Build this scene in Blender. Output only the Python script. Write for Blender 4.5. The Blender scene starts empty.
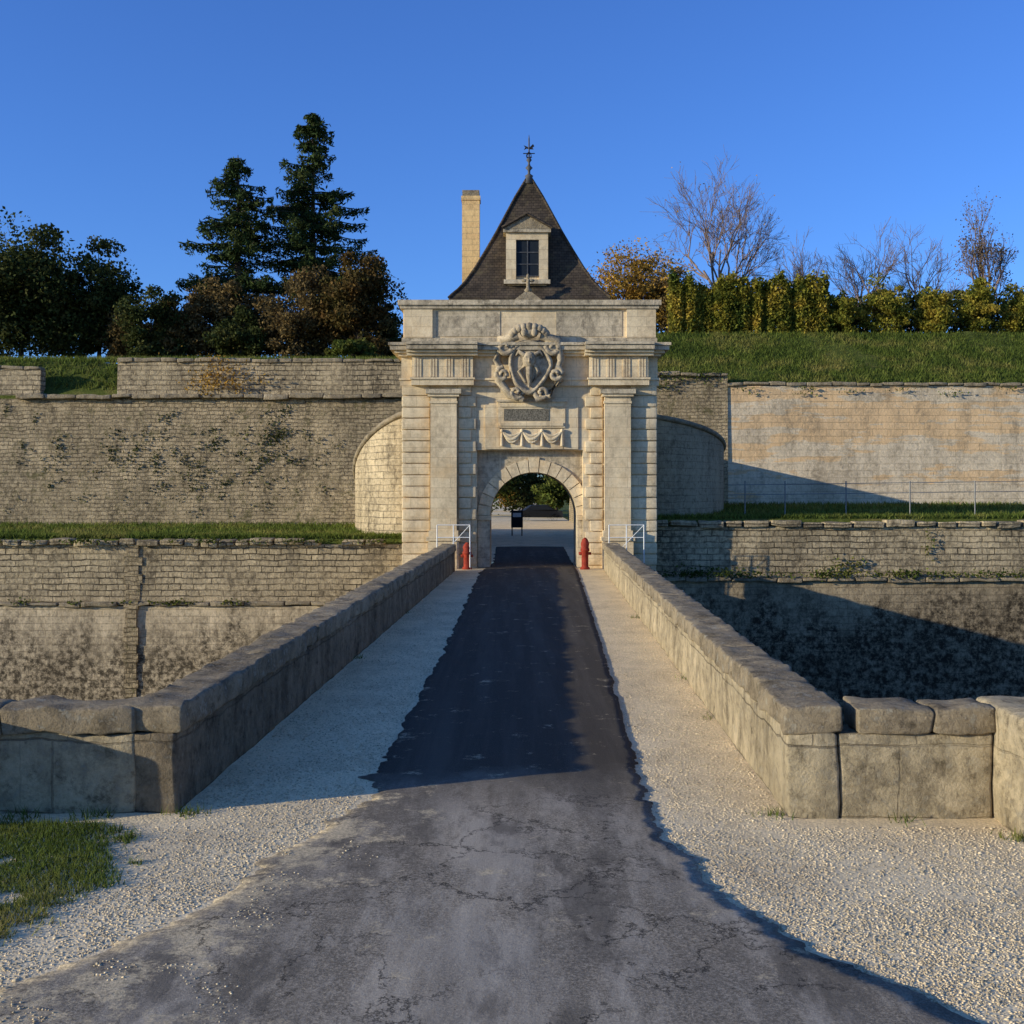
import bpy, math, random
import numpy as np
from mathutils import Vector, noise
random.seed(7); rng=np.random.default_rng(7)
S=bpy.context.scene
F=1144.0; CH=2.8
def PX(px,Y): return (px-512)*Y/F
def PZ(py,Y): return CH+(490-py)*Y/F
# ---------------------------------------------------------------- materials
def newmat(name):
    m=bpy.data.materials.new(name); m.use_nodes=True
    nt=m.node_tree; b=nt.nodes['Principled BSDF']; b.inputs['Roughness'].default_value=.95
    b.inputs['Specular IOR Level'].default_value=.06
    return m,nt,b
def N(nt,t,**k):
    n=nt.nodes.new(t)
    for a,v in k.items(): n.inputs[a].default_value=v
    return n
def mix(nt,fac,a,b,mode='MIX'):
    n=nt.nodes.new('ShaderNodeMix'); n.data_type='RGBA'; n.blend_type=mode
    for s,v in ((0,fac),(6,a),(7,b)):
        if isinstance(v,bpy.types.NodeSocket): nt.links.new(v,n.inputs[s])
        elif s==0: n.inputs[0].default_value=v
        else: n.inputs[s].default_value=(*v,1) if len(v)==3 else v
    return n.outputs[2]
def ramp(nt,src,stops):
    r=nt.nodes.new('ShaderNodeValToRGB'); e=r.color_ramp.elements
    while len(e)<len(stops): e.new(.5)
    for i,(p,c) in enumerate(stops):
        e[i].position=p; e[i].color=(c,c,c,1) if not hasattr(c,'__len__') else (*c,1)
    nt.links.new(src,r.inputs[0]); return r.outputs[0]
def noi(nt,vec,scale,detail=6,rough=.6):
    n=N(nt,'ShaderNodeTexNoise',Scale=scale,Detail=detail,Roughness=rough)
    nt.links.new(vec,n.inputs['Vector']); return n.outputs[0]
def mapping(nt,vec,sc,loc=(0,0,0)):
    n=nt.nodes.new('ShaderNodeMapping'); n.inputs['Scale'].default_value=sc; n.inputs['Location'].default_value=loc
    nt.links.new(vec,n.inputs[0]); return n.outputs[0]
def math_(nt,op,a,b=0.0,c=None,clamp=False):
    n=nt.nodes.new('ShaderNodeMath'); n.operation=op; n.use_clamp=clamp
    for i,v in enumerate((a,b,c)):
        if v is None: continue
        if isinstance(v,bpy.types.NodeSocket): nt.links.new(v,n.inputs[i])
        else: n.inputs[i].default_value=v
    return n.outputs[0]
def stone(name,bw,bh,c1,c2,mortar,stain=(.05,.045,.035),amt=.5,msize=.012,wob=.05,bump=.6,lich=0.0,fine=.5,moss=0,patch=0.0,zst=None,mortarmix=1.0,warm=0.0,smax=None,ssc=1.1,streak=.3):
    m,nt,b=newmat(name)
    uv=nt.nodes.new('ShaderNodeTexCoord').outputs['UV']
    pos=nt.nodes.new('ShaderNodeNewGeometry').outputs['Position']
    def warp(src,sc,am):
        nn=N(nt,'ShaderNodeTexNoise',Scale=sc,Detail=3); nt.links.new(uv,nn.inputs['Vector'])
        vs=nt.nodes.new('ShaderNodeVectorMath'); vs.operation='SUBTRACT'; nt.links.new(nn.outputs[1],vs.inputs[0]); vs.inputs[1].default_value=(.5,.5,.5)
        vm=nt.nodes.new('ShaderNodeVectorMath'); vm.operation='SCALE'; nt.links.new(vs.outputs[0],vm.inputs[0]); vm.inputs[3].default_value=am
        va=nt.nodes.new('ShaderNodeVectorMath'); va.operation='ADD'; nt.links.new(src,va.inputs[0]); nt.links.new(vm.outputs[0],va.inputs[1]); return va.outputs[0]
    w=warp(warp(uv,1.3,wob*2),7,wob*.7)
    def brick(w_,h_,loc):
        br=nt.nodes.new('ShaderNodeTexBrick'); nt.links.new(mapping(nt,w,(1,1,1),loc),br.inputs['Vector'])
        br.inputs['Scale'].default_value=1; br.inputs['Brick Width'].default_value=w_; br.inputs['Row Height'].default_value=h_
        br.inputs['Mortar Size'].default_value=msize; br.inputs['Mortar Smooth'].default_value=.4
        br.inputs['Color1'].default_value=(*c1,1); br.inputs['Color2'].default_value=(*c2,1); br.inputs['Mortar'].default_value=(*mortar,1)
        br.offset=.43; br.squash=1.5; br.squash_frequency=3; return br
    br=brick(bw,bh,(0,0,0))
    br2=brick(bw*1.0,bh,(bw*40,bh*26,0))
    avg=tuple((a+c)*.5 for a,c in zip(c1,c2))
    col=mix(nt,.35,br.outputs[0],br2.outputs[0]) if wob>.03 else br.outputs[0]
    if mortarmix<1: col=mix(nt,1-mortarmix,col,avg)
    if wob>.03:
        col=mix(nt,ramp(nt,noi(nt,pos,.55,7,.7),[(.42,0),(.6,.8)]),col,avg)
    col=mix(nt,1.0,col,ramp(nt,noi(nt,pos,.35,4),[(.3,.74),(.6,1.0)]),'MULTIPLY')
    col=mix(nt,fine,col,ramp(nt,noi(nt,pos,6,9,.8),[(.34,.3),(.48,.9),(.62,1.05)]),'MULTIPLY')
    if warm>0: col=mix(nt,math_(nt,'MULTIPLY',ramp(nt,noi(nt,pos,.9,6,.7),[(.5,0),(.66,1)]),warm),col,(.66,.42,.18))
    if patch>0:
        pv=noi(nt,mapping(nt,pos,(.35,.5,1.8)),.8,6,.65)
        sz=nt.nodes.new('ShaderNodeSeparateXYZ'); nt.links.new(pos,sz.inputs[0])
        hi=ramp(nt,math_(nt,'MULTIPLY',sz.outputs[2],.1),[(.42,0),(.56,.10)])
        pf=ramp(nt,math_(nt,'ADD',pv,hi),[(.57,0),(.60,1)])
        col=mix(nt,math_(nt,'MULTIPLY',pf,patch),col,mix(nt,1.0,br.outputs[0],(.98,.80,.60),'MULTIPLY'))
    st=noi(nt,mapping(nt,pos,(1,1,streak)),ssc,8,.7)
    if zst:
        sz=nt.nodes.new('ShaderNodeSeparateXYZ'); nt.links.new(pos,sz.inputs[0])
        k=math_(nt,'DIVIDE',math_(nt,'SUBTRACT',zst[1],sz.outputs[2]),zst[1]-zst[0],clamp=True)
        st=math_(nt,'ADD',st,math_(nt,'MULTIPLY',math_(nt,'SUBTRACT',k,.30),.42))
    st=ramp(nt,st,[(.52-.16*amt,0),(.64,1)])
    st2=ramp(nt,noi(nt,pos,4.5,9,.78),[(.40,.12),(.56,1)])
    f=math_(nt,'MULTIPLY',math_(nt,'MULTIPLY',st,st2),smax if smax else min(1,.35+amt*.6))
    col=mix(nt,f,col,stain)
    if lich>0:
        l=ramp(nt,noi(nt,pos,9,7,.7),[(.55,0),(.63,1)])
        col=mix(nt,math_(nt,'MULTIPLY',l,lich),col,(.50,.46,.35))
    if moss>0:
        l=ramp(nt,noi(nt,pos,2.2,8,.75),[(.54,0),(.64,1)])
        col=mix(nt,math_(nt,'MULTIPLY',l,moss),col,(.09,.085,.03))
    nt.links.new(col,b.inputs['Base Color'])
    h=math_(nt,'ADD',math_(nt,'MULTIPLY',br.outputs[1],-1.0*mortarmix),math_(nt,'MULTIPLY',noi(nt,pos,7,9,.75),2.2))
    bp=nt.nodes.new('ShaderNodeBump'); bp.inputs['Strength'].default_value=bump; bp.inputs['Distance'].default_value=.035
    nt.links.new(h,bp.inputs['Height']); nt.links.new(bp.outputs[0],b.inputs['Normal'])
    return m
M={}
M['gate']=stone('gate_limestone',.9,.36,(.92,.74,.46),(.84,.66,.40),(.48,.37,.23),stain=(.28,.21,.13),amt=.65,msize=.006,wob=.004,bump=.25,fine=.4,warm=.4,smax=.6)
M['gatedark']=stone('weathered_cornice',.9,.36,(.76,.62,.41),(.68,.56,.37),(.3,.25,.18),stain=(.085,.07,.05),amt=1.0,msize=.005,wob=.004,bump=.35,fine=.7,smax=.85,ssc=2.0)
M['carve']=stone('carved_stone',3,3,(.66,.53,.34),(.60,.48,.31),(.4,.36,.28),stain=(.075,.06,.045),amt=1.0,msize=.0,wob=.0,bump=.4,fine=.8,smax=.85,ssc=2.5,streak=.6)
M['rubble']=stone('rubble_wall',.38,.17,(.74,.57,.33),(.47,.36,.21),(.20,.155,.095),amt=1.15,msize=.018,wob=.11,bump=1.0,moss=.7,fine=1.0,smax=.85,stain=(.075,.06,.038))
M['front']=stone('scarp_masonry',.46,.22,(.78,.61,.36),(.50,.39,.23),(.10,.08,.05),amt=1.05,msize=.022,wob=.07,bump=1.0,fine=1.0,smax=.85,stain=(.065,.052,.036))
M['low']=stone('moat_masonry',.6,.26,(.78,.62,.39),(.68,.53,.33),(.40,.31,.19),amt=1.1,msize=.010,wob=.045,bump=.6,fine=.8,stain=(.055,.043,.028),zst=(-4.6,-1.2),smax=.95)
M['lowshade']=stone('shade_painted_moat_masonry',.6,.26,(.50,.39,.235),(.42,.325,.195),(.2,.15,.1),amt=1.2,msize=.010,wob=.045,bump=.6,fine=.9,stain=(.035,.027,.018),zst=(-3.4,-.3),smax=.97)  # heavily stained moat masonry; shade on the right side painted into its darker base
M['ashlar']=stone('ashlar_wall',.75,.34,(.86,.70,.47),(.79,.63,.41),(.45,.35,.22),amt=.65,msize=.010,wob=.035,bump=.6,fine=.6,patch=.85,stain=(.22,.17,.11),smax=.7)
M['para']=stone('parapet_stone',1.0,.62,(.70,.56,.34),(.60,.48,.29),(.24,.19,.12),amt=1.0,msize=.010,wob=.05,bump=1.0,fine=1.0,lich=.25,stain=(.11,.085,.05),mortarmix=.8,smax=.8,ssc=2.2)
M['parashade']=stone('shade_painted_parapet_stone',1.0,.62,(.38,.295,.18),(.31,.24,.15),(.12,.095,.06),amt=1.15,msize=.010,wob=.05,bump=1.0,fine=1.0,lich=.2,stain=(.05,.038,.024),mortarmix=.8,smax=.85,ssc=2.2)  # stained parapet stone, base colour darkened to paint in the left parapet's shade
M['cope']=stone('coping_stone',30,30,(.50,.395,.245),(.46,.36,.225),(.3,.25,.17),amt=1.1,msize=.0,wob=.0,bump=1.0,fine=1.0,lich=.45,stain=(.05,.04,.027),smax=.9,ssc=3,streak=1)
M['flank']=stone('flank_masonry',.55,.25,(.82,.65,.39),(.66,.51,.30),(.28,.22,.14),amt=.9,msize=.014,wob=.045,bump=.9,fine=1.0,stain=(.12,.095,.06))
M['chim']=stone('chimney_stone',.5,.22,(.92,.62,.27),(.85,.55,.24),(.5,.36,.18),amt=.3,msize=.006,wob=.01,bump=.3,fine=.4)
def simple(name,c,rough=.8,metal=0,var=.3,scale=8):
    m,nt,b=newmat(name); pos=nt.nodes.new('ShaderNodeNewGeometry').outputs['Position']
    col=mix(nt,1.0,c,ramp(nt,noi(nt,pos,scale,6),[(.3,1-var),(.7,1+var)]),'MULTIPLY')
    nt.links.new(col,b.inputs['Base Color']); b.inputs['Roughness'].default_value=rough; b.inputs['Metallic'].default_value=metal
    return m
def leafmat(name,c1,c2,c3,trans=.25,sc=.9,lo=.5,hi=1.6):
    m,nt,b=newmat(name); g=nt.nodes.new('ShaderNodeNewGeometry')
    a=ramp(nt,noi(nt,g.outputs['Position'],sc,4),[(.3,c1),(.5,c2),(.7,c3)])
    v=ramp(nt,g.outputs['Random Per Island'],[(0,lo),(1,hi)])
    col=mix(nt,1.0,a,v,'MULTIPLY')
    nt.links.new(col,b.inputs['Base Color']); b.inputs['Roughness'].default_value=.7
    t=nt.nodes.new('ShaderNodeBsdfTranslucent'); nt.links.new(col,t.inputs[0])
    ms=nt.nodes.new('ShaderNodeMixShader'); ms.inputs[0].default_value=trans
    nt.links.new(b.outputs[0],ms.inputs[1]); nt.links.new(t.outputs[0],ms.inputs[2])
    nt.links.new(ms.outputs[0],nt.nodes['Material Output'].inputs[0]); return m
M['spruce']=leafmat('spruce_needles',(.022,.038,.013),(.036,.056,.016),(.07,.08,.022),.15)
M['dgreen']=leafmat('dark_leaves',(.03,.042,.012),(.055,.066,.018),(.105,.10,.03),.25)
M['green']=leafmat('green_leaves',(.05,.075,.015),(.10,.12,.022),(.17,.155,.035))
M['brown']=leafmat('brown_leaves',(.085,.065,.024),(.15,.105,.04),(.22,.14,.05))
M['red']=leafmat('russet_leaves',(.04,.048,.014),(.10,.068,.02),(.15,.08,.025))
M['gold']=leafmat('golden_leaves',(.20,.14,.03),(.38,.22,.04),(.50,.30,.06),.35)
M['hedge']=leafmat('hedge_leaves',(.07,.105,.02),(.23,.21,.03),(.50,.36,.06),.4,1.1)
M['grassb']=leafmat('grass_blades',(.075,.105,.02),(.13,.165,.03),(.27,.235,.065),.4,.5)
M['bark']=simple('bark',(.07,.055,.04),.95,0,.5)
M['twig']=simple('twigs',(.24,.17,.13),.95,0,.3)
M['white']=simple('white_paint',(.75,.74,.68),.5,0,.12)
M['redp']=simple('red_paint',(.30,.045,.025),.6,0,.4)
M['dark']=simple('dark_paint',(.02,.022,.025),.4,0,.2)
M['glass']=simple('window_glass',(.02,.025,.03),.15,0,.1)
M['steel']=simple('grey_steel',(.22,.22,.21),.5,.3,.2)
M['iron']=simple('wrought_iron',(.03,.03,.035),.6,.3,.2)
M['lead']=simple('lead_cap',(.10,.10,.10),.6,.1,.3)
M['insc']=simple('inscription_slate',(.17,.15,.11),.7,0,.7,20)
m,nt,b=newmat('roof_tiles'); uv=nt.nodes.new('ShaderNodeTexCoord').outputs['UV']; pos=nt.nodes.new('ShaderNodeNewGeometry').outputs['Position']
br=nt.nodes.new('ShaderNodeTexBrick'); nt.links.new(uv,br.inputs[0]); br.inputs['Scale'].default_value=1
br.inputs['Brick Width'].default_value=.17; br.inputs['Row Height'].default_value=.11; br.inputs['Mortar Size'].default_value=.006
br.inputs['Color1'].default_value=(.09,.067,.045,1); br.inputs['Color2'].default_value=(.052,.041,.031,1); br.inputs['Mortar'].default_value=(.022,.018,.014,1)
c=mix(nt,1.0,br.outputs[0],ramp(nt,noi(nt,pos,1.2,6,.7),[(.3,.6),(.7,1.5)]),'MULTIPLY')
c=mix(nt,ramp(nt,noi(nt,pos,3,6,.7),[(.54,0),(.7,.6)]),c,(.15,.12,.06))
nt.links.new(c,b.inputs['Base Color']); b.inputs['Roughness'].default_value=.85
bp=N(nt,'ShaderNodeBump',Strength=.6,Distance=.02); nt.links.new(math_(nt,'MULTIPLY',br.outputs[1],-1.0),bp.inputs['Height']); nt.links.new(bp.outputs[0],b.inputs['Normal'])
M['roof']=m
# gravel
m,nt,b=newmat('pale_gravel'); pos=nt.nodes.new('ShaderNodeNewGeometry').outputs['Position']
vo=N(nt,'ShaderNodeTexVoronoi',Scale=45.0); nt.links.new(pos,vo.inputs['Vector'])
c=mix(nt,1.0,(.96,.75,.43),ramp(nt,vo.outputs['Color'],[(.1,.75),(.7,1.0)]),'MULTIPLY')
c=mix(nt,1.0,c,ramp(nt,noi(nt,pos,.9,6,.65),[(.3,.8),(.55,1.0)]),'MULTIPLY')
c=mix(nt,ramp(nt,noi(nt,mapping(nt,pos,(1,.5,1)),1.5,10,.8),[(.50,0),(.64,.6)]),c,(.52,.39,.22))
c=mix(nt,ramp(nt,noi(nt,pos,45,4,.7),[(.53,0),(.66,.65)]),c,(.40,.30,.17))
nt.links.new(c,b.inputs['Base Color'])
bp=N(nt,'ShaderNodeBump',Strength=.28,Distance=.014); nt.links.new(math_(nt,'SUBTRACT',noi(nt,pos,14,6,.7),math_(nt,'MULTIPLY',vo.outputs['Distance'],1.0)),bp.inputs['Height']); nt.links.new(bp.outputs[0],b.inputs['Normal'])
M['gravel']=m
M['pebble']=leafmat('pebbles',(.56,.43,.26),(.72,.57,.34),(.80,.64,.39),0,.9,.5,1.15)
m,nt,b=newmat('grass_ground'); pos=nt.nodes.new('ShaderNodeNewGeometry').outputs['Position']
c=ramp(nt,noi(nt,pos,.7,8,.7),[(.3,(.07,.09,.018)),(.5,(.12,.14,.028)),(.7,(.23,.19,.06))])
c=mix(nt,.7,c,ramp(nt,noi(nt,pos,9,6,.8),[(.35,.4),(.7,1.5)]),'MULTIPLY')
nt.links.new(c,b.inputs['Base Color'])
bp=N(nt,'ShaderNodeBump',Strength=1.0,Distance=.12); nt.links.new(noi(nt,pos,5,8,.8),bp.inputs['Height']); nt.links.new(bp.outputs[0],b.inputs['Normal'])
M['grass']=m
# asphalt
m,nt,b=newmat('asphalt'); pos=nt.nodes.new('ShaderNodeNewGeometry').outputs['Position']; uv=nt.nodes.new('ShaderNodeTexCoord').outputs['UV']
sx=nt.nodes.new('ShaderNodeSeparateXYZ'); nt.links.new(pos,sx.inputs[0]); su=nt.nodes.new('ShaderNodeSeparateXYZ'); nt.links.new(uv,su.inputs[0])
c=ramp(nt,noi(nt,pos,110,3,.8),[(.3,(.048,.040,.029)),(.55,(.088,.073,.053)),(.75,(.20,.165,.118))])
yy=math_(nt,'ADD',sx.outputs[1],math_(nt,'MULTIPLY',noi(nt,pos,1.2,5),1.6))
near=math_(nt,'DIVIDE',math_(nt,'SUBTRACT',12.3,yy),2.0,clamp=True)
sp=ramp(nt,noi(nt,pos,48,8,.9),[(.38,(.10,.082,.056)),(.5,(.27,.222,.155)),(.60,(.58,.48,.33))])
c=mix(nt,math_(nt,'MULTIPLY',near,.85),c,sp)
stk=math_(nt,'SUBTRACT',1.0,math_(nt,'MULTIPLY',math_(nt,'ABSOLUTE',math_(nt,'ADD',sx.outputs[0],.22)),1.5),clamp=True)
worn=ramp(nt,math_(nt,'ADD',noi(nt,mapping(nt,pos,(1.6,.4,1)),1.4,10,.78),math_(nt,'MULTIPLY',stk,.12)),[(.48,0),(.62,1)])
c=mix(nt,math_(nt,'MULTIPLY',math_(nt,'MULTIPLY',worn,near),.6),c,(.54,.455,.33))
dk=ramp(nt,noi(nt,mapping(nt,pos,(1.2,.5,1),(5,3,0)),1.0,8,.7),[(.52,0),(.60,.7)])
c=mix(nt,math_(nt,'MULTIPLY',dk,near),c,(.12,.10,.073))
w2=ramp(nt,noi(nt,mapping(nt,pos,(2.5,.12,1)),1.2,5,.6),[(.45,0),(.65,.4)])
c=mix(nt,w2,c,(.165,.138,.10))
e=math_(nt,'ABSOLUTE',math_(nt,'SUBTRACT',su.outputs[0],.5))
eg=math_(nt,'MULTIPLY',math_(nt,'SUBTRACT',e,.36),5.0,clamp=True)
gn=noi(nt,pos,3.2,10,.82)
gf=ramp(nt,math_(nt,'ADD',gn,math_(nt,'MULTIPLY',eg,.13)),[(.66,0),(.70,1)])
lf=math_(nt,'MULTIPLY',math_(nt,'SUBTRACT',.36,su.outputs[0]),3.2,clamp=True)
gf2=ramp(nt,math_(nt,'ADD',noi(nt,pos,1.9,13,.82),math_(nt,'MULTIPLY',math_(nt,'MULTIPLY',lf,near),.13)),[(.58,0),(.65,.9)])
gc=mix(nt,1.0,(.74,.58,.34),ramp(nt,noi(nt,pos,45,4,.75),[(.42,1.0),(.62,.5)]),'MULTIPLY')
c=mix(nt,math_(nt,'MAXIMUM',gf,gf2),c,gc)
vc=nt.nodes.new('ShaderNodeTexVoronoi'); vc.feature='DISTANCE_TO_EDGE'; vc.inputs['Scale'].default_value=1.1
wv=nt.nodes.new('ShaderNodeVectorMath'); wv.operation='ADD'; n3=N(nt,'ShaderNodeTexNoise',Scale=2.5,Detail=8,Roughness=.7); nt.links.new(pos,n3.inputs['Vector'])
nt.links.new(pos,wv.inputs[0]); nt.links.new(n3.outputs[1],wv.inputs[1]); nt.links.new(wv.outputs[0],vc.inputs['Vector'])
cr=ramp(nt,vc.outputs['Distance'],[(.0,1),(.022,0)])
cm=ramp(nt,noi(nt,pos,.8,3),[(.45,0),(.52,.95)])
c=mix(nt,math_(nt,'MULTIPLY',math_(nt,'MULTIPLY',cr,cm),near),c,(.02,.018,.015))
nt.links.new(c,b.inputs['Base Color']); b.inputs['Roughness'].default_value=.9
bp=N(nt,'ShaderNodeBump',Strength=.45,Distance=.014); nt.links.new(math_(nt,'ADD',noi(nt,pos,70,4,.8),math_(nt,'MULTIPLY',gn,2.0)),bp.inputs['Height']); nt.links.new(bp.outputs[0],b.inputs['Normal'])
M['asphalt']=m

# ---------------------------------------------------------------- mesh builder
class MB:
    def __init__(s): s.v=[]; s.f=[]; s.m=[]; s.uv=[]; s.mats=[]; s.sm=[]
    def mi(s,k):
        if k not in s.mats: s.mats.append(k)
        return s.mats.index(k)
    def add(s,vs,fs,mat,uv=None,smooth=False):
        o=len(s.v); s.v.extend([tuple(map(float,p)) for p in vs]); k=s.mi(mat)
        for j,f in enumerate(fs):
            s.f.append(tuple(int(i)+o for i in f)); s.m.append(k); s.sm.append(smooth)
            s.uv.append(None if uv is None else uv[j])
    def box(s,x0,x1,y0,y1,z0,z1,mat,bat=0):
        v=[(x0,y0,z0),(x1,y0,z0),(x1,y1,z0),(x0,y1,z0),(x0,y0+bat,z1),(x1,y0+bat,z1),(x1,y1,z1),(x0,y1,z1)]
        s.add(v,[(0,3,2,1),(4,5,6,7),(0,1,5,4),(1,2,6,5),(2,3,7,6),(3,0,4,7)],mat)
    def lathe(s,c,prof,mat,n=14,ax='z'):
        v=[];f=[]
        for r,h in prof:
            for i in range(n):
                a=2*math.pi*i/n
                p=(r*math.cos(a),r*math.sin(a),h) if ax=='z' else ((r*math.cos(a),h,r*math.sin(a)) if ax=='y' else (h,r*math.cos(a),r*math.sin(a)))
                v.append((c[0]+p[0],c[1]+p[1],c[2]+p[2]))
        for j in range(len(prof)-1):
            for i in range(n): f.append((j*n+i,j*n+(i+1)%n,(j+1)*n+(i+1)%n,(j+1)*n+i))
        f.append(tuple(range(n))[::-1]); f.append(tuple((len(prof)-1)*n+i for i in range(n)))
        s.add(v,f,mat,None,True)
    def ell(s,c,r,mat,n=12):
        k=n//2+1; v=[];f=[]
        for j in range(k+1):
            t=math.pi*j/k
            for i in range(n):
                a=2*math.pi*i/n; v.append((c[0]+r[0]*math.sin(t)*math.cos(a),c[1]+r[1]*math.sin(t)*math.sin(a),c[2]+r[2]*math.cos(t)))
        for j in range(k):
            for i in range(n): f.append((j*n+i,(j+1)*n+i,(j+1)*n+(i+1)%n,j*n+(i+1)%n))
        s.add(v,f,mat,None,True)
    def tube(s,pts,rs,mat,n=6,smooth=True):
        pts=[Vector(p) for p in pts]; v=[];f=[]
        if not hasattr(rs,'__len__'): rs=[rs]*len(pts)
        for k,p in enumerate(pts):
            d=(pts[min(k+1,len(pts)-1)]-pts[max(k-1,0)]).normalized()
            u=d.cross(Vector((.13,.31,.94) if abs(d.z)<.9 else (1,.1,0))).normalized(); w=d.cross(u)
            for i in range(n):
                a=2*math.pi*i/n; q=p+(u*math.cos(a)+w*math.sin(a))*rs[k]; v.append(tuple(q))
        for k in range(len(pts)-1):
            for i in range(n): f.append((k*n+i,k*n+(i+1)%n,(k+1)*n+(i+1)%n,(k+1)*n+i))
        s.add(v,f,mat,None,smooth)
    def rbox(s,c,size,rot,r,amp,mat,step=.2,nf=2.2,uvo=(0,0)):
        h=[d/2 for d in size]; ca,sa=math.cos(rot),math.sin(rot)
        def co(L):
            n=max(1,int((2*L-2*r)/step)); return [-L,-L+.35*r]+[(-L+r)+(2*L-2*r)*i/n for i in range(n+1)]+[L-.35*r,L]
        C=[co(L) for L in h]
        for ax in range(3):
            a1,a2=(ax+1)%3,(ax+2)%3
            for sg in (-1,1):
                vs=[];uvs=[]
                for q in C[a2]:
                    for p in C[a1]:
                        P=[0,0,0]; P[ax]=sg*h[ax]; P[a1]=p; P[a2]=q
                        K=[max(-h[i]+r,min(h[i]-r,P[i])) for i in range(3)]
                        d=Vector([P[i]-K[i] for i in range(3)]); d=d.normalized()*r if d.length>0 else d
                        L=Vector(K)+d
                        if ax==0: uvs.append((P[1]+uvo[0],P[2]+c[2]))
                        elif ax==1: uvs.append((P[0]+uvo[0],P[2]+c[2]))
                        else: uvs.append((P[0]+uvo[0],P[1]+uvo[1]))
                        W=Vector((c[0]+L.x*ca-L.y*sa,c[1]+L.x*sa+L.y*ca,c[2]+L.z))
                        if amp: W+=noise.noise_vector(W*nf)*amp+noise.noise_vector(W*nf*4)*amp*.5
                        vs.append(W)
                n1=len(C[a1]); fs=[];fu=[]
                for j in range(len(C[a2])-1):
                    for i in range(n1-1):
                        q=(j*n1+i,j*n1+i+1,(j+1)*n1+i+1,(j+1)*n1+i)
                        if sg<0: q=q[::-1]
                        fs.append(q); fu.append([uvs[k] for k in q])
                s.add(vs,fs,mat,fu,True)
    def build(s,name,parent=None):
        me=bpy.data.meshes.new(name); me.from_pydata(s.v,[],s.f); me.update()
        for k in s.mats: me.materials.append(M[k])
        me.polygons.foreach_set('material_index',s.m); me.polygons.foreach_set('use_smooth',s.sm)
        uvl=me.uv_layers.new(name='UVMap'); out=np.zeros(len(me.loops)*2,np.float32); i=0
        V=s.v
        for pi,p in enumerate(me.polygons):
            u=s.uv[pi]
            if u is None:
                n=p.normal; ax=abs(n.x),abs(n.y),abs(n.z)
                for k in s.f[pi]:
                    q=V[k]
                    if ax[2]>.9: out[i]=q[0];out[i+1]=q[1]
                    elif ax[0]>ax[1]: out[i]=q[1];out[i+1]=q[2]
                    else: out[i]=q[0];out[i+1]=q[2]
                    i+=2
            else:
                for q in u: out[i]=q[0];out[i+1]=q[1]; i+=2
        uvl.data.foreach_set('uv',out)
        o=bpy.data.objects.new(name,me); S.collection.objects.link(o)
        if parent: o.parent=parent
        return o
def empty(name):
    o=bpy.data.objects.new(name,None); S.collection.objects.link(o); return o

# ---------------------------------------------------------------- ground
def sub(prof,step=1.2):
    out=[prof[0]]
    for a,b_ in zip(prof,prof[1:]):
        L=math.hypot(b_[0]-a[0],b_[1]-a[1]); n=max(1,min(14,int(L/step)))
        for i in range(1,n+1): out.append((a[0]+(b_[0]-a[0])*i/n,a[1]+(b_[1]-a[1])*i/n))
    return out
g=MB()
def strip(prof,xs,mat,wob=False):
    vs=[];n=len(xs)
    for (y,z) in prof:
        for x in xs:
            dz=0
            if wob and 52.5<y<90 and z>6.9: dz=noise.noise(Vector((x*.25,y*.25,3)))*.28+noise.noise(Vector((x*.9,y*.9,3)))*.1
            vs.append((x,y,z+dz))
    fs=[(j*n+i,j*n+i+1,(j+1)*n+i+1,(j+1)*n+i) for j in range(len(prof)-1) for i in range(n-1)]
    g.add(vs,fs,mat,None,True)
XL,XR=-3.95,5.2
YW=56.0
WT=PZ(383,YW); BT=PZ(335,YW+8)
strip([(-300,0),(10.75,0)],[-900,900],'gravel')
strip([(10.75,0),(10.76,-7)],[-900,900],'gravel')
strip([(10.76,-7),(42.6,-7)],[-900,900],'grass')
LP=[(42.6,-7),(42.6,1.0),(50.4,1.3),(50.9,1.35),(50.92,7.0),(51.3,7.1),(53,8.75),(58,9.2),(68,9.1),(75,0.01),(1500,0)]
RP=[(42.6,-7),(42.6,1.72),(YW+.3,2.1),(YW+.42,WT-.05),(YW+8,BT),(88,BT),(106,0.01),(1500,0)]
strip(sub(LP),[-900,-120]+list(np.linspace(-60,XL,57)),'grass',True)
strip(sub(RP),list(np.linspace(XR,65,60))+[130,900],'grass',True)
strip([(44.2,0.0),(1500,0)],[XL,XR],'gravel')
for x,P in ((XL,LP),(XR,RP)):
    vs=[];fs=[]
    for i,(y,z) in enumerate(P): vs+= [(x,y,z+.3 if 52.5<y<100 and z>6 else z),(x,y,-7)]
    fs=[(2*i,2*i+1,2*i+3,2*i+2) for i in range(len(P)-1)]
    g.add(vs,fs,'rubble')
g.build('ground')

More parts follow.
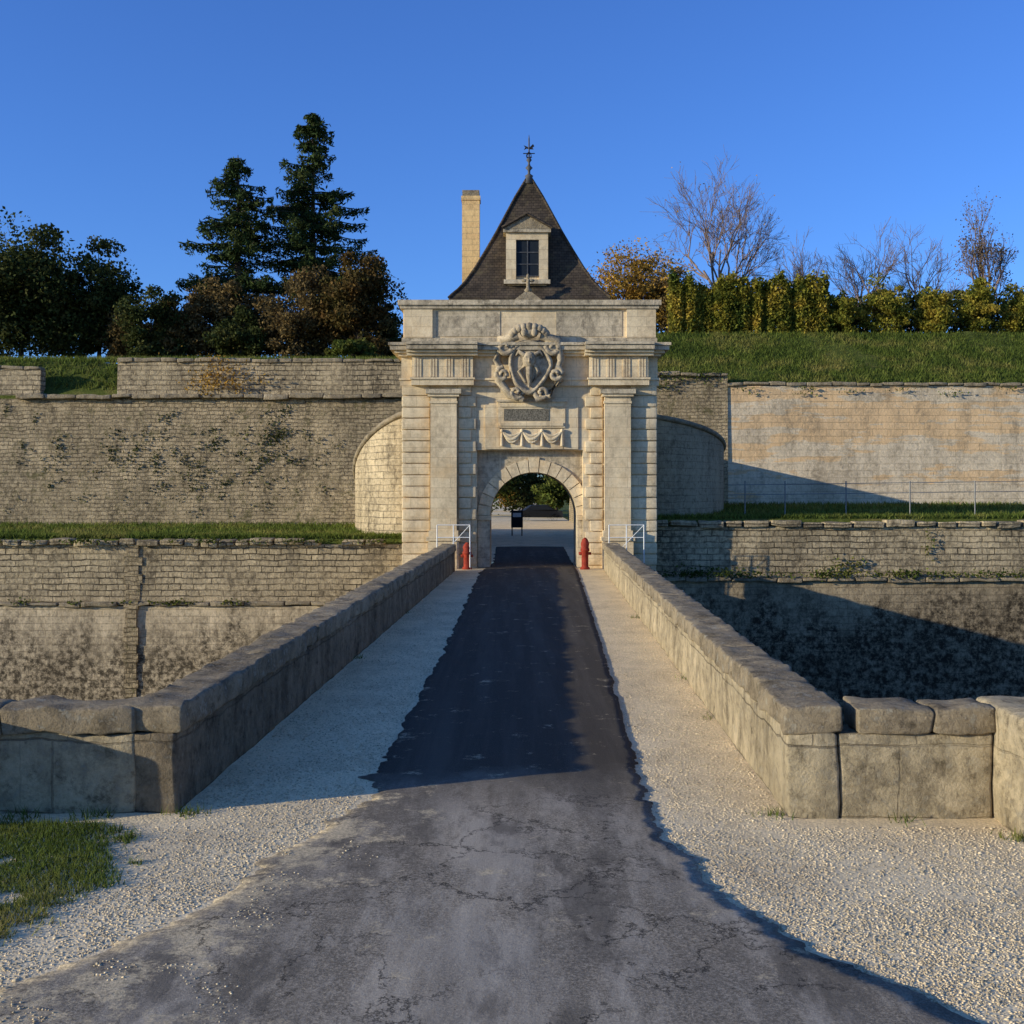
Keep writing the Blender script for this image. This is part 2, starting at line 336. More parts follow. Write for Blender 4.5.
# ---------------------------------------------------------------- bridge
LA,LB=Vector((-2.91,9.9)),Vector((-1.97,39.6)); RA,RB=Vector((2.36,9.75)),Vector((3.2,39.9))
b_=MB()
x0a,x0b,x1a,x1b=LA.x-.5,LB.x-.5,RA.x+.5,RB.x+.5
v=[(x0a,10.75,-7),(x1a,10.75,-7),(x1b,41,-7),(x0b,41,-7),(x0a,10.75,0),(x1a,10.75,0),(x1b,41,0),(x0b,41,0)]
b_.add(v,[(0,1,5,4),(1,2,6,5),(2,3,7,6),(3,0,4,7)],'low'); b_.add(v[4:],[(0,1,2,3)],'gravel')
b_.build('bridge')
def wall_line(mb,A,B,side,zb,hb,hc,tb,tc,nst,amp=.024,off=0,s0=0,mat='para'):
    d=B-A; L=d.length; u=d.normalized(); nrm=Vector((-u.y,u.x))*side
    rot=math.atan2(u.y,u.x)
    c=A+u*L/2+nrm*(tb/2)
    mb.rbox((c.x,c.y,zb+hb/2),(L,tb,hb),rot,.03,amp,mat,.14,uvo=(off,0))
    s=s0; l0=L/nst
    while s<L-.05:
        l=min(l0*random.uniform(.7,1.35),L-s)
        if L-s-l<.35: l=L-s
        c=A+u*(s+l/2)+nrm*(tb/2+random.uniform(-.01,.01))
        mb.rbox((c.x,c.y,zb+hb+hc/2-.004+random.uniform(-.008,.008)),(l-.004,tc,hc),rot+random.uniform(-.004,.004),.03,amp*1.4,'cope',.09,nf=4)
        s+=l
pl=MB(); wall_line(pl,LA,LB,1,-.05,.74,.24,.42,.50,24,mat='parashade')
wall_line(pl,Vector((-6.4,9.9)),Vector((-3.26,9.9)),1,-.05,.74,.23,.42,.50,3,off=3)
pl.rbox((-5.35,9.7,.45),(.7,1.1,1.0),0,.05,.03,'para',.2,uvo=(1,0))
pl.build('stone_parapet')
pr=MB(); wall_line(pr,RA,RB,-1,-.05,.78,.23,.42,.50,25)
wall_line(pr,Vector((2.79,9.75)),Vector((4.10,9.75)),1,-.05,.77,.22,.42,.50,2,off=7,s0=.16)
pr.rbox((4.57,9.68,.46),(.92,.95,1.02),0,.05,.035,'para',.14,uvo=(2,0))
pr.rbox((5.7,9.9,.44),(1.36,.5,.98),0,.05,.03,'para',.2,uvo=(4,0))
pr.build('stone_parapet')

# road
def interp(t,P):
    for a,c in zip(P,P[1:]):
        if t<=c[0]: k=(t-a[0])/(c[0]-a[0]); return a[1]+(c[1]-a[1])*max(0,k)
    return P[-1][1]
Ledge=[(-6,-3.6),(5.5,-3.1),(6.4,-2.9),(7.2,-2.3),(8.0,-1.95),(8.8,-1.85),(9.4,-1.5),(10.3,-1.36),(20,-1.2),(39,-1.1),(44,-.72),(60,-.8)]
Redge=[(-6,3.2),(5.5,2.6),(6.1,2.4),(6.6,2.05),(7.1,1.75),(7.7,1.5),(8.5,1.3),(9.4,1.2),(10.3,1.22),(20,1.6),(30,1.95),(39,2.25),(44,2.3),(60,2.6)]
ys=[-6]
while ys[-1]<56: ys.append(ys[-1]+(.025 if 5<ys[-1]<12 else .12))
r=MB(); vs=[];uvs=[]; NC=26
for y in ys:
    am=1 if y<12 else .45
    l=interp(y,Ledge)+am*(.18*noise.noise(Vector((y*1.1,0,0)))+.13*noise.noise(Vector((y*4,1,0)))+.07*noise.noise(Vector((y*12,2,0)))+.03*noise.noise(Vector((y*30,2,0))))
    q=interp(y,Redge)+am*(.10*noise.noise(Vector((y*1.1,5,0)))+.09*noise.noise(Vector((y*4,6,0)))+.06*noise.noise(Vector((y*12,7,0)))+.03*noise.noise(Vector((y*30,7,0))))
    for i in range(NC+1):
        u=i/NC
        if i==0: x,z=l,-.02; 
        elif i==NC: x,z=q,-.02
        elif i==1: x,z=l+.02,.012
        elif i==NC-1: x,z=q-.015,.022
        else:
            k=(i-1)/(NC-2); x=l+(q-l)*k; z=.018+.02*math.sin(math.pi*k)+.012*noise.noise(Vector((x*1.2,y*1.2,0)))
        vs.append((x,y,z)); uvs.append((u,y))
fs=[(j*(NC+1)+i,j*(NC+1)+i+1,(j+1)*(NC+1)+i+1,(j+1)*(NC+1)+i) for j in range(len(ys)-1) for i in range(NC)]
r.add(vs,fs,'asphalt',[[uvs[k] for k in f] for f in fs],True); r.build('road')

# pebbles (one mesh)
def inroad(x,y): return interp(y,Ledge)-.02<x<interp(y,Redge)+.02
octv=np.array([(1,0,0),(0,1,0),(-1,0,0),(0,-1,0),(0,0,1),(0,0,-1)],float); octf=np.array([(0,1,4),(1,2,4),(2,3,4),(3,0,4),(1,0,5),(2,1,5),(3,2,5),(0,3,5)])
pts=[]
while len(pts)<52000:
    y=5.2+random.random()**1.8*24; hw=.46*y+.3
    x=random.uniform(-hw,hw)
    if y>9.5 and not (interp(y,[(9,LA.x),(40,LB.x)])+.03<x<interp(y,[(9,RA.x),(40,RB.x)])-.03): continue
    if x<-2.6 and y<9.7 and noise.noise(Vector((x*2,y*2,0)))>-.1 and random.random()<.6: continue
    if noise.noise(Vector((x*1.3,y*1.3,4)))>.18 and random.random()<.55: continue
    ir=inroad(x,y)
    if ir:
        nn=noise.noise(Vector((x*2.2,y*2.2,9)))
        if not (x<-.9 and y<9.6 and nn>.12 and random.random()<.15): continue
    pts.append((x,y,.026 if ir else 0.001))
P=np.array(pts); n=len(P)
sc=rng.uniform(.004,.012,(n,1,1))*rng.uniform(.7,1.3,(n,1,3)); big=rng.random(n)<.015; sc[big]*=1.8
ang=rng.uniform(0,6.28,n); ca,sa=np.cos(ang),np.sin(ang)
V=octv[None]*sc; V=V+rng.normal(0,.0015,V.shape)
X=V[...,0]*ca[:,None]-V[...,1]*sa[:,None]; Y=V[...,0]*sa[:,None]+V[...,1]*ca[:,None]
V=np.stack([X,Y,V[...,2]*.6],-1)+P[:,None]
FF=(octf[None]+np.arange(n)[:,None,None]*6).reshape(-1,3)
def fastmesh(name,V,Fc,mats,mi=None):
    me=bpy.data.meshes.new(name); V=np.asarray(V,np.float32).reshape(-1,3); Fc=np.asarray(Fc)
    k=Fc.shape[1]; me.vertices.add(len(V)); me.vertices.foreach_set('co',V.ravel())
    me.loops.add(Fc.size); me.loops.foreach_set('vertex_index',Fc.ravel().astype(np.int32))
    me.polygons.add(len(Fc)); me.polygons.foreach_set('loop_start',np.arange(0,Fc.size,k,dtype=np.int32)); me.polygons.foreach_set('loop_total',np.full(len(Fc),k,np.int32))
    for m_ in mats: me.materials.append(M[m_])
    if mi is not None: me.polygons.foreach_set('material_index',mi.astype(np.int32))
    me.update(calc_edges=True); me.validate()
    o=bpy.data.objects.new(name,me); S.collection.objects.link(o); return o
fastmesh('gravel',V,FF,['pebble'])

def blades(name,P,h0,h1,w,mat='grassb',lean=.5):
    n=len(P); h=rng.uniform(h0,h1,n); a=rng.uniform(0,6.28,n); l=rng.normal(0,lean,(n,2))*h[:,None]
    d=np.stack([np.cos(a),np.sin(a),0*a],1)*w*.5
    A=P-d; B=P+d; C=P+np.stack([l[:,0],l[:,1],h],1)
    V=np.stack([A,B,C],1); return fastmesh(name,V,np.arange(3*n).reshape(-1,3),[mat])
def field(n,x0,x1,prof):
    ys_=np.array([p[0] for p in prof]); zs=np.array([p[1] for p in prof])
    x=rng.uniform(x0,x1,n); y=rng.uniform(ys_[0],ys_[-1],n); return np.stack([x,y,np.interp(y,ys_,zs)],1)
pp=[]
while len(pp)<34000:
    x=random.uniform(-5.5,-2.5); y=random.uniform(6.2,9.6)
    e=-2.85-.35*abs(y-8.2)-(.5 if y<7 else 0)*(7-y)+.25*noise.noise(Vector((x*2,y*2,0)))+.2*noise.noise(Vector((x*6,y*6,0)))+random.gauss(0,.05)
    if x<e and noise.noise(Vector((x*3,y*3,5)))>-.45: pp.append((x,y,0))
blades('grass',np.array(pp),.02,.08,.010)
blades('grass',np.concatenate([field(45000,XR+.3,36,[(YW+.45,WT-.05),(YW+8,BT)])+np.array([0,0,.05]),field(9000,XR+.3,36,[(YW+8,BT-.05),(YW+11,BT)])]),.08,.28,.06)
blades('grass',np.concatenate([field(16000,-30,XL,[(42.75,1.0),(50.2,1.3)]),field(9000,-30,XL,[(42.55,1.0),(43.2,1.05)])]),.06,.22,.05)
blades('grass',np.concatenate([field(20000,XR,34,[(42.9,1.72),(YW,2.1)]),field(6000,XR,32,[(42.75,1.72),(43.2,1.74)])]),.06,.24,.05)
blades('grass',np.concatenate([field(22000,-32,XL,[(51.5,7.3),(53,8.75),(58,9.25)])]),.10,.34,.06)

# ---------------------------------------------------------------- ramparts
def coping(mb,x0,x1,y,z,l0,h,d,mat='cope',gap=.03):
    x=x0
    while x<x1-.2:
        l=min(random.uniform(.6,1.4)*l0,x1-x)
        if random.random()>.05: mb.rbox((x+l/2,y+random.uniform(-.04,.04),z+random.uniform(-.04,.03)),(l-gap,d,h*random.uniform(.75,1.2)),random.uniform(-.03,.03),.04,.05,mat,.3)
        x+=l
w=MB()
w.box(-60,XL-.004,42,42.6,-1.30,.78,'front',.05)
w.box(-60,XL-.004,41.75,42.62,-7,-1.45,'low',.12)
coping(w,-40,XL-.02,41.98,-1.37,1.2,.15,.5,'cope'); coping(w,-40,XL-.02,42.2,.88,.8,.22,.62,'front',.08)
zz=-7
while zz<.7:
    hw_=random.choice((.2,.34,.26)); w.box(PX(133,42)-hw_,PX(133,42)+hw_,41.74 if zz<-1.5 else 41.98,42.3,zz,zz+.3,'rubble'); zz+=.32
w.build('scarp_wall')
w=MB()
w.box(XR+.004,70,42,42.6,-.42,1.45,'front',.05)
w.box(XR+.004,70,41.8,42.62,-7,-.52,'lowshade',.12)
coping(w,XR+.02,42,41.98,-.47,1.2,.15,.5); coping(w,XR+.02,42,42.2,1.56,.9,.22,.62,'front',.08)
w.build('scarp_wall')
w=MB()
w.box(-70,XL-.1,50.0,51,1.0,6.85,'rubble',.75)
coping(w,-40,XL-.1,50.8,6.95,1.4,.2,.7)
xa,xb=PX(40,51),PX(117,51)
w.box(-70,xa,51.0,51.6,7.0,8.2,'front',.1); w.box(xb,XL-.1,51.0,51.6,7.0,8.55,'front',.1)
coping(w,-40,xa,51.3,8.25,.9,.16,.6); coping(w,xb,XL-.1,51.3,8.6,1.0,.16,.6)
w.build('rampart_wall')
w=MB()
xc=PX(728,YW)
w.box(xc,75,YW,YW+.4,1.7,WT-.12,'ashlar',.15)
coping(w,xc,50,YW+.3,WT-.04,1.0,.16,.6,'cope')
w.box(XR-.02,xc-.003,YW-.1,YW+.4,1.7,PZ(374,YW)-.1,'rubble',.2); coping(w,XR,xc,YW+.2,PZ(374,YW),.9,.18,.6)
w.build('rampart_wall')
def flank(name,pts,th,mat):
    mb=MB(); n=len(pts)
    v=[]
    for k,(x,y,zt) in enumerate(pts):
        a=pts[max(k-1,0)];c=pts[min(k+1,n-1)]; d=Vector((c[0]-a[0],c[1]-a[1])).normalized(); nn=Vector((-d.y,d.x))*th
        v+=[(x,y,.8),(x,y,zt),(x+nn.x,y+nn.y,zt+.02),(x+nn.x,y+nn.y,.8)]
    f=[];uvs=[]; L=0
    for k in range(n-1):
        l=math.hypot(pts[k+1][0]-pts[k][0],pts[k+1][1]-pts[k][1])
        a=4*k;b2=4*k+4
        for i in range(3):
            q=(a+i,b2+i,b2+i+1,a+i+1); f.append(q); uvs.append([(L,v[q[0]][2]),(L+l,v[q[1]][2]),(L+l,v[q[2]][2]+(th if i==1 else 0)),(L,v[q[3]][2]+(th if i==1 else 0))])
        L+=l
    f+= [(0,1,2,3),(4*n-1,4*n-2,4*n-3,4*n-4)]; uvs+=[[(0,0),(0,3),(th,3),(th,0)]]*2
    mb.add(v,f,mat,uvs)
    mb.tube([(p[0],p[1],p[2]) for p in pts],.11,'cope',8)
    mb.build(name)
def arc(cx,cy,rx,ry,a0,a1,z0,z1,n=14,pw=1.6):
    o=[]
    for i in range(n+1):
        t=i/n; a=math.radians(a0+(a1-a0)*t); o.append((cx+rx*math.cos(a),cy+ry*math.sin(a),z0+(z1-z0)*t**pw))
    return o
flank('curved_flank_wall',arc(XL,49.8,2.75,6.3,270,180,5.75,3.0,24,1.3),-.5,'flank')
flank('curved_flank_wall',arc(XR,YW-.15,4.6,YW-43.6,270,360,5.6,4.3,28,1.2),.5,'lowshade')

# ---------------------------------------------------------------- gate
gate=empty('fortress_gate')
Yg=41.0
def gx(px): return PX(px,Yg)
def gz(py): return PZ(py,Yg)
mb=MB()
YB=44.2
L0,R0=XL+.03,XR-.03; A0,A1=gx(490),gx(578); D0,D1=gx(477),gx(583)
mb.box(L0,D0,Yg,YB,-7,gz(350),'gate'); mb.box(D1,R0,Yg,YB,-7,gz(350),'gate')
mb.box(D0+.003,D1-.003,Yg+.001,YB-.001,gz(450),gz(350)-.003,'gate'); mb.box(D0+.003,D1-.003,Yg+.3,YB,-7,-.03,'gate')
ac=(A0+A1)/2; ar=(A1-A0)/2; zs=gz(472)-ar
inn=[(A0,0)]+[(ac-ar*math.cos(math.pi*i/20),zs+ar*math.sin(math.pi*i/20)) for i in range(21)]+[(A1,0)]
top=gz(450)+.002
def outp(p):
    x,z=p
    if z<=zs: return (D0,z) if x<ac else (D1,z)
    dx,dz=x-ac,z-zs
    k=1e9
    if abs(dx)>1e-6: k=min(k,((D1-ac) if dx>0 else (ac-D0))/abs(dx))
    if dz>1e-6: k=min(k,(top-zs)/dz)
    return (ac+dx*k,zs+dz*k)
for yf in (Yg+.35,YB-.35):
    v=[]
    for p in inn:
        q=outp(p); v+=[(p[0],yf,p[1]),(q[0],yf,q[1])]
    fs=[(2*i,2*i+1,2*i+3,2*i+2) for i in range(len(inn)-1)]
    v+=[(D0,yf,top),(D1,yf,top)]; e_=len(v)-2
    for i in range(len(inn)-1):
        qa,qb=outp(inn[i]),outp(inn[i+1])
        if (abs(qa[0]-D0)<1e-5 and abs(qb[0]-D0)>1e-5): fs.append((2*i+1,e_,2*i+3))
        if (abs(qa[0]-D1)>1e-5 and abs(qb[0]-D1)<1e-5): fs.append((2*i+1,e_+1,2*i+3))
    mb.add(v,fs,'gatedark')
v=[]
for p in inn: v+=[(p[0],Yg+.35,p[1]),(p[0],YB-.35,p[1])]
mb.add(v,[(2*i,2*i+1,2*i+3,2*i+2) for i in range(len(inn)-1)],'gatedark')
mb.build('gatehouse_walls',gate)
mb=MB(); nv=15
for i in range(nv):
    a0=math.pi*(i+.04)/nv; a1=math.pi*(i+.96)/nv; r0=ar; r1=ar+.46 if i!=nv//2 else ar+.55
    v=[]
    for y in (Yg+.27,Yg+.36):
        for r_,a in ((r0,a0),(r1,a0),(r1,a1),(r0,a1)): v.append((ac-r_*math.cos(a),y,zs+r_*math.sin(a)))
    mb.add(v,[(3,2,1,0),(0,1,5,4),(1,2,6,5),(2,3,7,6),(3,0,4,7)],'gate')
mb.box(D0+.02,A0-.0,Yg+.27,Yg+.36,.0,zs-.15,'gatedark'); mb.box(A1,D1-.02,Yg+.27,Yg+.36,.0,zs-.15,'gatedark')
mb.box(D0+.01,A0+.03,Yg+.2,Yg+.4,zs-.15,zs+.0,'gate'); mb.box(A1-.03,D1-.01,Yg+.2,Yg+.4,zs-.15,zs+.0,'gate')
mb.build('arch_voussoirs',gate)
mb=MB()
def rust(x0,x1,alt,seed,pj=.05):
    z=.1; k=0; hgt=.405
    while z<gz(392)-.1:
        a=x0+(alt if (k%2 and seed==0) else 0); c_=x1-(alt if (k%2 and seed==1) else 0)
        mb.rbox(((a+c_)/2,Yg-pj*.5+random.uniform(-.012,.012),z+hgt/2),(c_-a,pj*2,hgt-random.uniform(.025,.045)),0,.02,.014,'gate',.3,uvo=(k*3.7,k*1.3)); z+=hgt; k+=1
rust(L0-.01,gx(430),.0,0); rust(gx(458)+.02,gx(476),.18,1); rust(gx(585),gx(603)-.02,.18,0); rust(gx(630),R0+.01,.0,0)
for zz in np.arange(.1,gz(392)-.3,.405):
    for xx in (L0,R0):
        for yy in (Yg+.5,Yg+1.7): mb.rbox((xx,yy+.1,zz+.2),(.06,1.15,.36),0,.02,.005,'gate',.6)
mb.build('rusticated_blocks',gate)
mb=MB()
for p0,p1 in ((431,457),(604,630)):
    a,c_=gx(p0),gx(p1)
    mb.box(a-.08,c_+.08,Yg-.42,Yg+.002,-3,1.0,'gate'); mb.box(a-.13,c_+.13,Yg-.48,Yg+.003,1.0,1.14,'gate'); mb.box(a-.06,c_+.06,Yg-.38,Yg+.002,1.14,1.36,'gate')
    mb.box(a,c_,Yg-.3,Yg+.001,1.36,gz(404),'gate')
    zc=gz(404); mb.box(a-.03,c_+.03,Yg-.34,Yg+.002,zc+.0,zc+.08,'gate'); mb.box(a,c_,Yg-.3,Yg+.001,zc+.08,zc+.24,'gate')
    mb.box(a-.09,c_+.09,Yg-.4,Yg+.002,zc+.24,zc+.34,'gate'); mb.box(a-.16,c_+.16,Yg-.47,Yg+.003,zc+.34,zc+.50,'gatedark')
mb.build('pilasters',gate)
mb=MB(); z0=gz(386); 
mb.box(L0-.08,R0+.08,Yg-.1,YB+.05,z0,z0+.2,'gate')
mb.box(L0-.12,R0+.12,Yg-.15,YB+.08,z0+.2,z0+.27,'gate')
mb.box(L0-.04,R0+.04,Yg-.06,YB+.03,z0+.27,gz(357),'gate')
for p0,p1 in ((412,474),(588,648)):
    mb.box(gx(p0),gx(p1),Yg-.36,Yg-.02,z0+.003,z0+.203,'gate'); mb.box(gx(p0)-.04,gx(p1)+.04,Yg-.41,Yg-.02,z0+.204,z0+.272,'gate')
    mb.box(gx(p0)+.03,gx(p1)-.03,Yg-.31,Yg-.02,z0+.274,gz(357),'gate')
    x=gx(p0)+.1; 
    while x+.3<gx(p1):
        for k in range(3): mb.box(x+k*.1,x+k*.1+.06,Yg-.335,Yg-.3,z0+.29,gz(357)-.02,'gate')
        x+=.56
zc=gz(357)
for i,(o,h) in enumerate(((.14,.10),(.26,.10),(.40,.16),(.46,.10))):
    mb.box(L0-o,R0+o,Yg-o-.1,YB+o*.6,zc,zc+h,'gate' if i<2 else 'gatedark')
    for p0,p1 in ((408,478),(584,652)): mb.box(gx(p0),gx(p1),Yg-o-.36,Yg-o-.1,zc+.003,zc+h-.003,'gate' if i<2 else 'gatedark')
    zc+=h+.001
x=L0
while x<R0: mb.box(x,x+.1,Yg-.34,Yg-.2,gz(357)+.1,gz(357)+.2,'gate'); x+=.2
mb.box(L0+.02,R0-.02,Yg+.02,YB-.1,zc-.01,gz(309),'gate')
mb.box(L0-.03,R0+.03,Yg-.05,YB,zc,zc+.22,'gatedark')
for p0,p1 in ((405,432),(627,655)): mb.box(gx(p0)-.02,gx(p1)+.02,Yg-.08,Yg+.03,zc+.222,gz(309)-.003,'gate')
za=gz(309); mb.box(L0-.08,R0+.08,Yg-.13,YB+.05,za,za+.12,'gatedark'); mb.box(L0-.16,R0+.16,Yg-.2,YB+.1,za+.121,za+.30,'gatedark')
mb.box(gx(436),gx(500),Yg-.0,Yg+.03,zc+.28,gz(309)-.08,'gatedark'); mb.box(gx(556),gx(622),Yg-.0,Yg+.03,zc+.28,gz(309)-.08,'gatedark')
mb.build('entablature_and_attic',gate)
mb=MB()
a,c_=gx(498),gx(565)
mb.box(a,c_,Yg-.10,Yg+.002,gz(428),gz(402),'gate')
mb.box(a-.05,c_+.05,Yg-.16,Yg+.003,gz(402),gz(400),'gatedark')
for (p0,p1,q0,q1) in ((500,563,407,404.5),(500,563,426,423)): mb.box(gx(p0),gx(p1),Yg-.14,Yg-.098,gz(q0),gz(q1),'gate')
mb.box(gx(504),gx(549),Yg-.115,Yg-.099,gz(421),gz(409),'insc')
mb.box(gx(485),gx(500)-.01,Yg-.05,Yg+.002,gz(449),gz(405),'gate'); mb.box(gx(563)+.02,gx(578),Yg-.05,Yg+.002,gz(449),gz(405),'gate')
mb.box(gx(500),gx(563),Yg-.06,Yg+.002,gz(449),gz(429),'gate')
mb.build('inscription_plaque',gate)
mb=MB()
for k in range(3):
    xa_=gx(502+k*20); xb_=gx(502+(k+1)*20)
    for dd,rr in ((.30,.07),(.18,.05),(.42,.045)):
        mb.tube([(xa_+(xb_-xa_)*t,Yg-.12,gz(431)-dd*math.sin(math.pi*t)) for t in np.linspace(0,1,9)],[rr*(.55+.6*math.sin(math.pi*t)) for t in np.linspace(0,1,9)],'gate',8)
for k in range(4):
    mb.ell((gx(502+k*20),Yg-.12,gz(431)),(.07,.07,.08),'gate',8); mb.tube([(gx(502+k*20),Yg-.11,gz(432)),(gx(502+k*20),Yg-.11,gz(446))],[.05,.07],'gate',6)
mb.build('draped_swags',gate)
# cartouche
mb=MB(); cx,cz=gx(529),gz(367)
sh=[]
for i in range(28):
    a=2*math.pi*i/28; rx=.80*(1+.08*math.cos(3*a)); rz=.94 if math.sin(a)>0 else 1.06
    sh.append((cx+rx*math.cos(a)*(1-.28*max(0,-math.sin(a))),cz+rz*math.sin(a)))
rings=[(1.0,.0),(1.0,.36),(.94,.46),(.84,.46),(.79,.33),(.5,.39),(.01,.42)]
v=[];f=[];n=28
for s_,d in rings:
    for (x,z) in sh: v.append((cx+(x-cx)*s_,Yg-.05-d,cz+(z-cz)*s_))
for j in range(len(rings)-1):
    for i in range(n): f.append((j*n+i,(j+1)*n+i,(j+1)*n+(i+1)%n,j*n+(i+1)%n))
mb.add(v,f,'carve',None,True)
def scroll(c,r,sg,turns,a0,th,y=.40):
    p=[];rr=[]
    for i in range(26):
        t=i/25; a=a0+sg*turns*2*math.pi*t; R=r*(1-.8*t); p.append((c[0]+R*math.cos(a),Yg-y-.1*t,c[1]+R*math.sin(a))); rr.append(th*(1-.4*t))
    mb.tube(p,rr,'carve',8)
for sg in (-1,1):
    scroll((cx+sg*.86,cz+.66),.32,sg,1.3,math.pi/2,.13); scroll((cx+sg*.94,cz-.30),.26,-sg,1.3,math.pi/2,.11)
    scroll((cx+sg*.45,cz-.95),.25,sg,1.2,0 if sg<0 else math.pi,.10)
    mb.tube([(cx+sg*.4,Yg-.45,cz+1.05),(cx+sg*.98,Yg-.4,cz+.9),(cx+sg*1.14,Yg-.36,cz+.2),(cx+sg*1.0,Yg-.36,cz-.1),(cx+sg*1.08,Yg-.34,cz-.5),(cx+sg*.68,Yg-.36,cz-1.04),(cx+sg*.2,Yg-.38,cz-1.2)],[.16,.21,.15,.13,.16,.15,.12],'carve',8)
mb.ell((cx,Yg-.50,cz+.20),(.24,.16,.30),'carve',12); mb.ell((cx,Yg-.66,cz+.16),(.05,.06,.10),'carve',8)
for sg in (-1,1):
    mb.ell((cx+sg*.09,Yg-.625,cz+.28),(.04,.02,.03),'insc',8); mb.tube([(cx+sg*.18,Yg-.48,cz+.36),(cx+sg*.38,Yg-.46,cz+.50),(cx+sg*.48,Yg-.44,cz+.34)],[.09,.08,.03],'carve',8)
    mb.tube([(cx+sg*.16,Yg-.46,cz+.05),(cx+sg*.34,Yg-.46,cz-.2),(cx+sg*.14,Yg-.44,cz-.58)],[.07,.09,.04],'carve',8)
mb.tube([(cx,Yg-.48,cz),(cx,Yg-.49,cz-.35),(cx,Yg-.46,cz-.75)],[.12,.11,.04],'carve',8)
# leafy crest rising over the cornice
for i in range(11):
    a=math.pi*i/10; mb.ell((cx+.62*math.cos(a),Yg-.50-.12*math.sin(a),cz+1.02+.34*math.sin(a)),(.15,.12,.15),'carve',8)
mb.ell((cx,Yg-.5,cz+1.18),(.34,.2,.24),'carve',12)
for sg in (-1,1): mb.ell((cx+sg*.18,Yg-.66,cz+1.16),(.12,.08,.16),'carve',10)
mb.build('coat_of_arms_cartouche',gate)
mb=MB(); ox=gx(528); zt=za+.30
v=[(ox-.5,Yg-.15,zt),(ox+.5,Yg-.15,zt),(ox+.12,Yg-.1,zt+.3),(ox-.12,Yg-.1,zt+.3),(ox-.5,Yg+.15,zt),(ox+.5,Yg+.15,zt),(ox+.12,Yg+.1,zt+.3),(ox-.12,Yg+.1,zt+.3)]
mb.add(v,[(0,1,2,3),(5,4,7,6),(1,5,6,2),(4,0,3,7),(3,2,6,7)],'cope')
mb.lathe((ox,Yg,zt+.3),[(.1,0),(.14,.08),(.06,.16),(.07,.42),(.03,.5)],'cope',10)
mb.ell((ox,Yg,zt+.85),(.06,.06,.12),'cope',8)
for sg in (-1,1): mb.ell((ox+sg*.13,Yg,zt+.72),(.11,.05,.06),'cope',8)
mb.build('stone_finial',gate)
# roof (footprint wider than deep)
Yr=42.95; rc=(PX(529,Yr),Yr); hw=2.93; hy=1.6; rz0=PZ(298,Yr-hy); rz1=PZ(180,Yr)
prof=[(0,1.0),(.03,.955),(.07,.885),(.14,.79),(.25,.675),(.4,.54),(.55,.41),(.7,.29),(.85,.17),(1,.035)]
mb=MB()
for side in range(4):
    a=side*math.pi/2; ca,sa=round(math.cos(a)),round(math.sin(a)); vs=[];uvs=[]; nu=10; dist=0; prev=None
    hu,hv=(hw,hy) if side%2==0 else (hy,hw)
    for k,(t,r_) in enumerate(prof):
        z=rz0+(rz1-rz0)*t
        if prev: dist+=math.hypot(z-prev[0],hv*(r_-prev[1]))
        prev=(z,r_)
        for i in range(nu+1):
            u=hu*r_*(-1+2*i/nu); x,y=u,-hv*r_
            sag=.02*noise.noise(Vector((u,z,side)))
            vs.append((rc[0]+x*ca-y*sa,rc[1]+x*sa+y*ca,z+sag)); uvs.append((u,dist))
    fs=[(j*(nu+1)+i,j*(nu+1)+i+1,(j+1)*(nu+1)+i+1,(j+1)*(nu+1)+i) for j in range(len(prof)-1) for i in range(nu)]
    mb.add(vs,fs,'roof',[[uvs[k] for k in f_] for f_ in fs],True)
for sx_ in (-1,1):
    for sy_ in (-1,1): mb.tube([(rc[0]+sx_*hw*r_,rc[1]+sy_*hy*r_,rz0+(rz1-rz0)*t+.01) for t,r_ in prof],.055,'roof',6)
mb.box(rc[0]-hw,rc[0]+hw,rc[1]-hy,rc[1]+hy,rz0-.12,rz0-.004,'roof')
mb.box(rc[0]-hw+.3,rc[0]+hw-.3,rc[1]-hy+.25,rc[1]+hy-.45,gz(320),rz0-.12,'gate')
mb.build('pavilion_roof',gate)
Yd=41.55
mb=MB(); dx0,dx1=PX(506,Yd),PX(548,Yd); dc=(dx0+dx1)/2; zb,zt=PZ(281,Yd),PZ(233,Yd)
mb.box(dx0+.06,dx1-.06,Yd+.06,Yd+1.2,zb-.3,zt,'gate')
wx0,wx1,wz0,wz1=PX(516,Yd),PX(539,Yd),PZ(276,Yd),PZ(240,Yd)
for (a,c_,q0,q1) in ((dx0,wx0,zb,zt),(wx1,dx1,zb,zt),(wx0,wx1,wz1,zt)): mb.box(a+.001,c_-.001,Yd-.05,Yd+.1,q0,q1,'gate')
mb.box(dx0-.08,dx1+.08,Yd-.15,Yd+.12,zb-.12,zb+.03,'gatedark'); mb.box(dx0-.1,dx1+.1,Yd-.15,Yd+1.2,zt,zt+.13,'gatedark')
v=[(dx0-.12,Yd-.16,zt+.13),(dx1+.12,Yd-.16,zt+.13),(dc,Yd-.16,zt+.62),(dx0-.12,Yd+1.4,zt+.13),(dx1+.12,Yd+1.4,zt+.13),(dc,Yd+1.4,zt+.62)]
mb.add(v,[(0,1,2)],'cope'); mb.add(v,[(1,4,5,2),(3,0,2,5)],'roof')
for sg in (-1,1): mb.tube([(dc+sg*(dc-dx0+.15),Yd-.2,zt+.15),(dc,Yd-.2,zt+.66)],.05,'roof',6)
mb.box(wx0,wx1,Yd+.03,Yd+.055,wz0,wz1,'glass')
for t in (0,.5,1): x=wx0+(wx1-wx0)*t; mb.box(x-.018,x+.018,Yd,Yd+.028,wz0,wz1,'lead')
